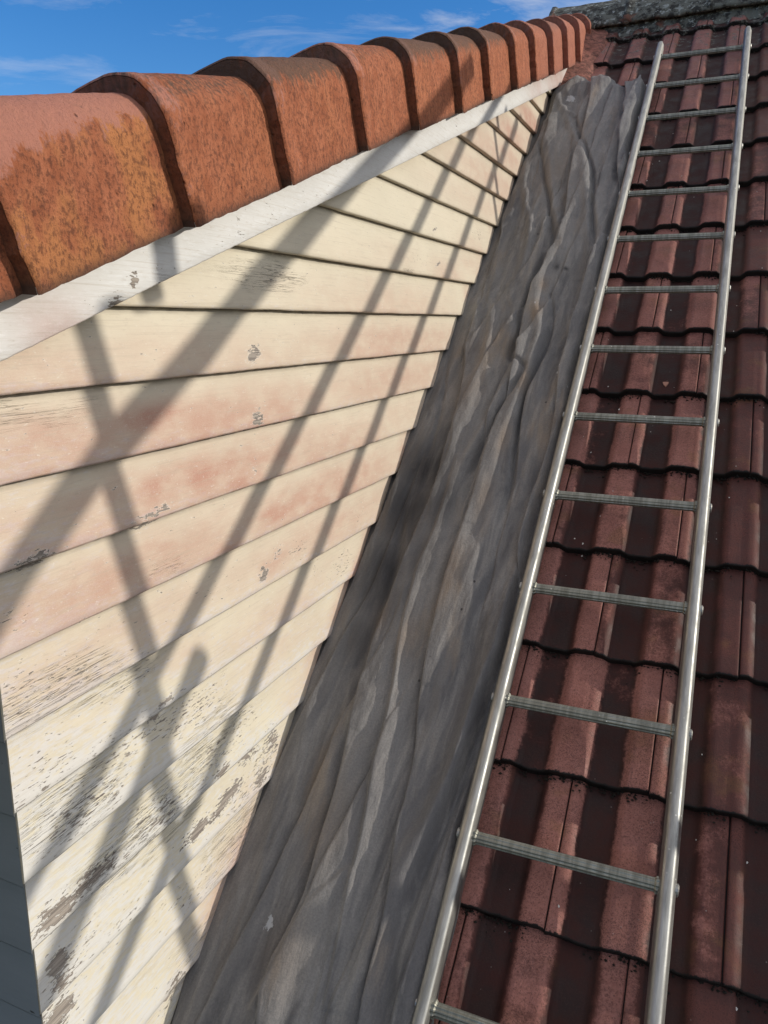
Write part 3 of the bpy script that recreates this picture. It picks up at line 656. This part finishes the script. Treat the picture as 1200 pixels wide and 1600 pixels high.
def saw(f, up=.78):
    f = f-np.floor(f); return np.where(f < up, (f/up)**1.6, ((1-f)/(1-up))**.8)
dx_ = np.zeros_like(x_)
def sheet(ph, amp, height, up, over, fq):
    # long overlapping pleats: gentle back falling towards the ladder, steep front towards the wall that leans over
    global h_, dx_
    f = ph-np.floor(ph)
    h_ = h_+height*amp*np.where(f < up, (f/up)**1.4, ((1-f)/(1-up))**.7)
    dx_ = dx_-over*amp*np.where(f < up, np.exp(-(up-f)/fq/.010), ((1-f)/(1-up))**.5)
ph = -(x_+.045*(s_-1.6))*5.6+.62*nz2(1.6, .75, 3.)+.10*nz2(4, 3.2, 8.)
sheet(ph, np.clip(.75+.9*nz2(2.5, 1.1, 13.), .15, 1.2), .036, .965, .010, 5.6)
ph = -(x_-.05*(s_-1.))*10.5+.9*nz2(2., .8, 23.)+.14*nz2(6, 4., 28.)
sheet(ph, np.clip(.45+1.4*nz2(3., 1.3, 33.), .0, 1.), .020, .94, .006, 10.5)
ph = (x_+.02*(s_-1.))*9.+.9*nz2(2.2, .9, 63.)+.14*nz2(6, 4., 68.)
f = ph-np.floor(ph); h_ += .012*np.clip(.05+1.5*nz2(3., 1.3, 73.), .0, 1.)*np.where(f < .7, (f/.7)**2., ((1-f)/.3)**1.2)
ph = (x_+.10*(s_-2.))*17+1.1*nz2(3., 1.6, 43.)+.2*nz2(9, 6., 48.)
amp = np.clip(.15+1.5*nz2(5., 2.2, 53.), .0, 1.)
h_ += .0075*amp*np.clip(1-3.2*np.abs(ph-np.floor(ph)-.5), 0, 1)**.9
h_ += .005*wr+.0022*wr2+.0016*np.abs(fbm(flat, 26, 2, 9.).reshape(x_.shape))
wallup = np.exp(-(x_-le_)/.035); h_ = h_*(1-.4*wallup)+(-.016)*.4*wallup
h_ += .004*wallup*np.sin(s_*31)
h_ = np.where(h_ > .004, .004+.026*np.tanh((h_-.004)/.026), h_)
wl_ = sst(0, .06, x_-le_); h_ = h_*wl_+(1-wl_)*np.minimum(h_, -.018-.4*(-.018-h_))
h_ = np.maximum(h_, HB+.0225+.0165*rr_+.0025+.006*topmask); h_ += .016*sst(.80, .90, GX)*(1-sst(.93, .985, GX))*np.clip(.6+1.3*nz2(3, 2.6, 91.), 0, 1.2); ee = sst(.945, 1., GX); h_ = h_*(1-ee)+ee*np.minimum(h_, -.0335)
h_ += topmask*(.008*np.sin(x_*34+1)+.008)-sst(.985, 1., GS)*.02
x_ = x_+dx_*sst(0, .05, x_-le_)*(1-ee)
P = RP(x_.ravel(), s_.ravel(), h_.ravel())
def rfield(lst, X, S):
    o = np.zeros(X.shape)
    for px, py, rx, rs, a in lst:
        cx, cs = on_roof(px, py, -.03); o = np.maximum(o, a*np.exp(-((X-cx)/rx)**2-((S-cs)/rs)**2))
    return o
st_ = rfield([(665, 745, .08, .14, 1.), (640, 800, .08, .18, .95), (600, 900, .07, .16, .9), (690, 800, .05, .1, .7), (690, 690, .03, .06, .5), (660, 880, .05, .1, .5), (560, 1000, .04, .1, .55), (620, 950, .05, .1, .4), (870, 150, .05, .12, .6), (870, 430, .01, .02, .9), (885, 432, .01, .01, .9)], x_, s_)  # dark patches on the cloth, largest near mid-length
lo = rfield([(1, 1, .01, .01, 0)], x_, s_)
bw_ = rfield([(840, 500, .02, .05, .8), (850, 460, .015, .04, .7), (820, 610, .015, .06, .7), (790, 700, .015, .08, .6), (760, 790, .015, .08, .5), (710, 900, .02, .08, .6), (640, 1010, .02, .06, .5), (600, 980, .02, .06, .5), (860, 280, .05, .15, .35), (760, 560, .06, .12, .3), (520, 1300, .04, .1, .3), (450, 1500, .05, .08, .35), (740, 620, .05, .1, .3)], x_, s_)
wh_ = rfield([(893, 168, .03, .04, .9), (960, 130, .03, .05, .7), (427, 1450, .012, .02, .9), (378, 1445, .008, .012, .7), (905, 430, .008, .012, .6), (838, 492, .006, .01, .7), (873, 590, .008, .012, .8), (884, 615, .012, .012, .7), (870, 640, .008, .012, .6), (950, 220, .02, .04, .5)], x_, s_)
cloth = build('drop_cloth', P, grid_faces(NS, NX), M_cloth, None, attrs={'dark_patch': st_, 'brown': bw_, 'white': wh_}, smooth=True)
tag(cloth, 'crumpled dirty grey canvas drop cloth spread between the weatherboards and the ladder', 'drop cloth')
md = cloth.modifiers.new('t', 'SOLIDIFY'); md.thickness = .0012

# ------------------------------------------------------------------ ladder
PSI = -.0036; XL = -.34385; LW = .35431; S0 = -.18483
LD = U*math.cos(PSI)+np.array([1., 0, 0])*math.sin(PSI); LX = np.array([1., 0, 0])*math.cos(PSI)-U*math.sin(PSI)
def LP(x, s, h): return NN*(h-N)+np.array([1., 0, 0])*XL+LD*s+LX*x
lad = root('ladder', 'long silver aluminium ladder lying up the tiled roof beside the grey cloth', 'ladder', tuple(LP(.17, -.75, -.03)))
rsec = []                                # C-section rail, round outer bead
HWD, HH = .0138, .027
for a in range(0, 360, 15):
    t = math.radians(a); rsec.append((HWD*abs(math.cos(t))**.8*math.copysign(1, math.cos(t)), HH*abs(math.sin(t))**.8*math.copysign(1, math.sin(t))))
def rail(xc, stop, side):
    ss = np.linspace(-.75, stop, 220); V = []; n = len(rsec)
    for i, s in enumerate(ss):
        e = min(1., .80+.2*min(1, (stop-s)/.02)); bend = -.0015*math.sin((s+.7)*1.3)
        for a, b in rsec:
            bead = -.0022*(1 if .15*HH < abs(b) < .45*HH else 0)+.0014*(1 if abs(b) > HH*.72 else 0)
            V.append(LP(xc+a*e+math.copysign(bead, a)*(abs(a) > .004), s, b*e+bend))
    Fc = [[i*n+j, i*n+(j+1) % n, (i+1)*n+(j+1) % n, (i+1)*n+j] for i in range(len(ss)-1) for j in range(n)]+[list(range(n))[::-1], [(len(ss)-1)*n+j for j in range(n)]]
    return build('rail', V, Fc, M_alu, lad, smooth=True)
rail(-.010, 4.145, -1); rail(LW+.010, 4.19, 1)
rg = None
for kk in range(-1, 15):
    s = S0+.3*kk
    if rg is None:
        pts = [LP(-.006, s, 0), LP(.0085, s, 0), LP(.0115, s, 0), LP(LW/2, s, 0), LP(LW-.0115, s, 0), LP(LW-.0085, s, 0), LP(LW+.006, s, 0)]
        V = []; seg = 40
        for p in pts:
            for j in range(seg):
                t = 2*math.pi*j/seg; rr = .0118-(.0013 if j % 4 in (1, 2) else 0)
                V.append(p+rr*(1.28 if p is pts[0] or p is pts[1] or p is pts[-1] or p is pts[-2] else 1.)*(LD*math.cos(t)*1.08+NN*math.sin(t)*.92))
        Fc = [[i*seg+j, i*seg+(j+1) % seg, (i+1)*seg+(j+1) % seg, (i+1)*seg+j] for i in range(6) for j in range(seg)]
        rg = build('rung', V, Fc, M_rung, lad); base = s
    else:
        o = rg.copy(); COL.objects.link(o); o.parent = lad; o.location = Vector(LD*(s-base)); 
# swaged rung ends outside the rails
for kk in range(-1, 15):
    for xx, sg in ((-.0265, -1), (LW+.0265, 1)):
        s = S0+.3*kk
        V, Fc = tube([LP(xx-sg*.004, s, 0), LP(xx+sg*.002, s, 0), LP(xx+sg*.004, s, 0)], [.0115, .0115, .008], 14)
        build('rung_end', V, Fc, M_alu, lad)

# ------------------------------------------------------------------ unseen tubes added out of frame, right, to cast bar shadows on the boards
TT = 2.7
def caster(y, z, t=TT): return np.array([BX, y, z])+SUN*t
gr = root('shadow_tubes', 'added tubes out of view right of the ladder, casting shadows on the boards', 'shadow caster', tuple(caster(1.0, -1.55)))
def gtube(name, a, b, r, t=TT, t2=None):
    V, Fc = tube([caster(*a, t), caster(*b, t if t2 is None else t2)], r, 20); return build(name, V, Fc, M_alu, gr, smooth=False)
V, Fc = tube([caster(.50, -.49), caster(.70, -.32), caster(.885, -.185), caster(1.12, -.05), caster(1.30, .065), caster(2.45, .73)], .033, 20); build('rail', V, Fc, M_alu, gr)  # added bent tube, casts a bar shadow on the boards
gtube('rail', (.35, -.99), (2.95, .80), .021, TT-.05)  # added tube, casts a bar shadow on the boards
gtube('rail', (.45, -1.31), (3.35, .80), .020, TT+.05)  # added tube, casts a bar shadow on the boards
gtube('shade_post', (.866, .012), (1.02, -1.42), .024, TT-.09)
gtube('shade_bar', (1.075, -.60), (.55, -1.05), .028, TT+.11)
gtube('shade_post', (3.0, .75), (3.05, .35), .018, TT)
gtube('clamp', (.985, .135), (1.0, .03), .027, TT-.2)  # short tube added to cast the mark on the barge board

# ------------------------------------------------------------------ small debris on the tiles
V = []; Fc = []; R = random.Random(9)
for _ in range(90):
    x = R.uniform(-.33, .5); s = R.uniform(.0, 3.4)
    kk = math.floor((s-.002)/GA); t = s-.002-GA*kk; r_, _, _, _ = prof(np.array([x]), kk % 2)
    c = RP(x, s, HB+.021*(1-t/GA)+.0165*float(r_[0])+.0015); q = R.uniform(.0008, .0026); o = len(V); n = R.randint(4, 6); a0 = R.random()*6
    top = [c+q*R.uniform(.6, 1.3)*(np.array([1., 0, 0])*math.cos(a0+6.28*i/n)+U*math.sin(a0+6.28*i/n)*1.3)+NN*.0006*R.random() for i in range(n)]
    V += top+[p-NN*.0009 for p in top]; Fc += [[o+i for i in range(n)]]+[[o+i, o+n+i, o+n+(i+1) % n, o+(i+1) % n] for i in range(n)]
fl = build('paint_flakes', V, Fc, M_chip); tag(fl, 'tiny pale paint flakes scattered over the dark roof tiles', 'debris', kind='stuff')
# the pointed clay chip on the pan between two rungs
x, s = on_roof(1040, 602, -.06)
o_ = []
for a, b in ((-.009, .008), (-.002, .0095), (.008, .009), (.0065, .001), (.001, -.011), (-.006, -.002)): o_.append((a, b))
V = [RP(x+a, s+b, HB+.0215) for a, b in o_]+[RP(x+a*1.1, s+b*1.1, HB+.012) for a, b in o_]; n = len(o_)
ch_ = build('clay_chip', V, [list(range(n))[::-1]]+[[i, (i+1) % n, n+(i+1) % n, n+i] for i in range(n)], M_clay); tag(ch_, 'small pointed pink clay chip lying in a dark tile pan between two rungs', 'tile chip')
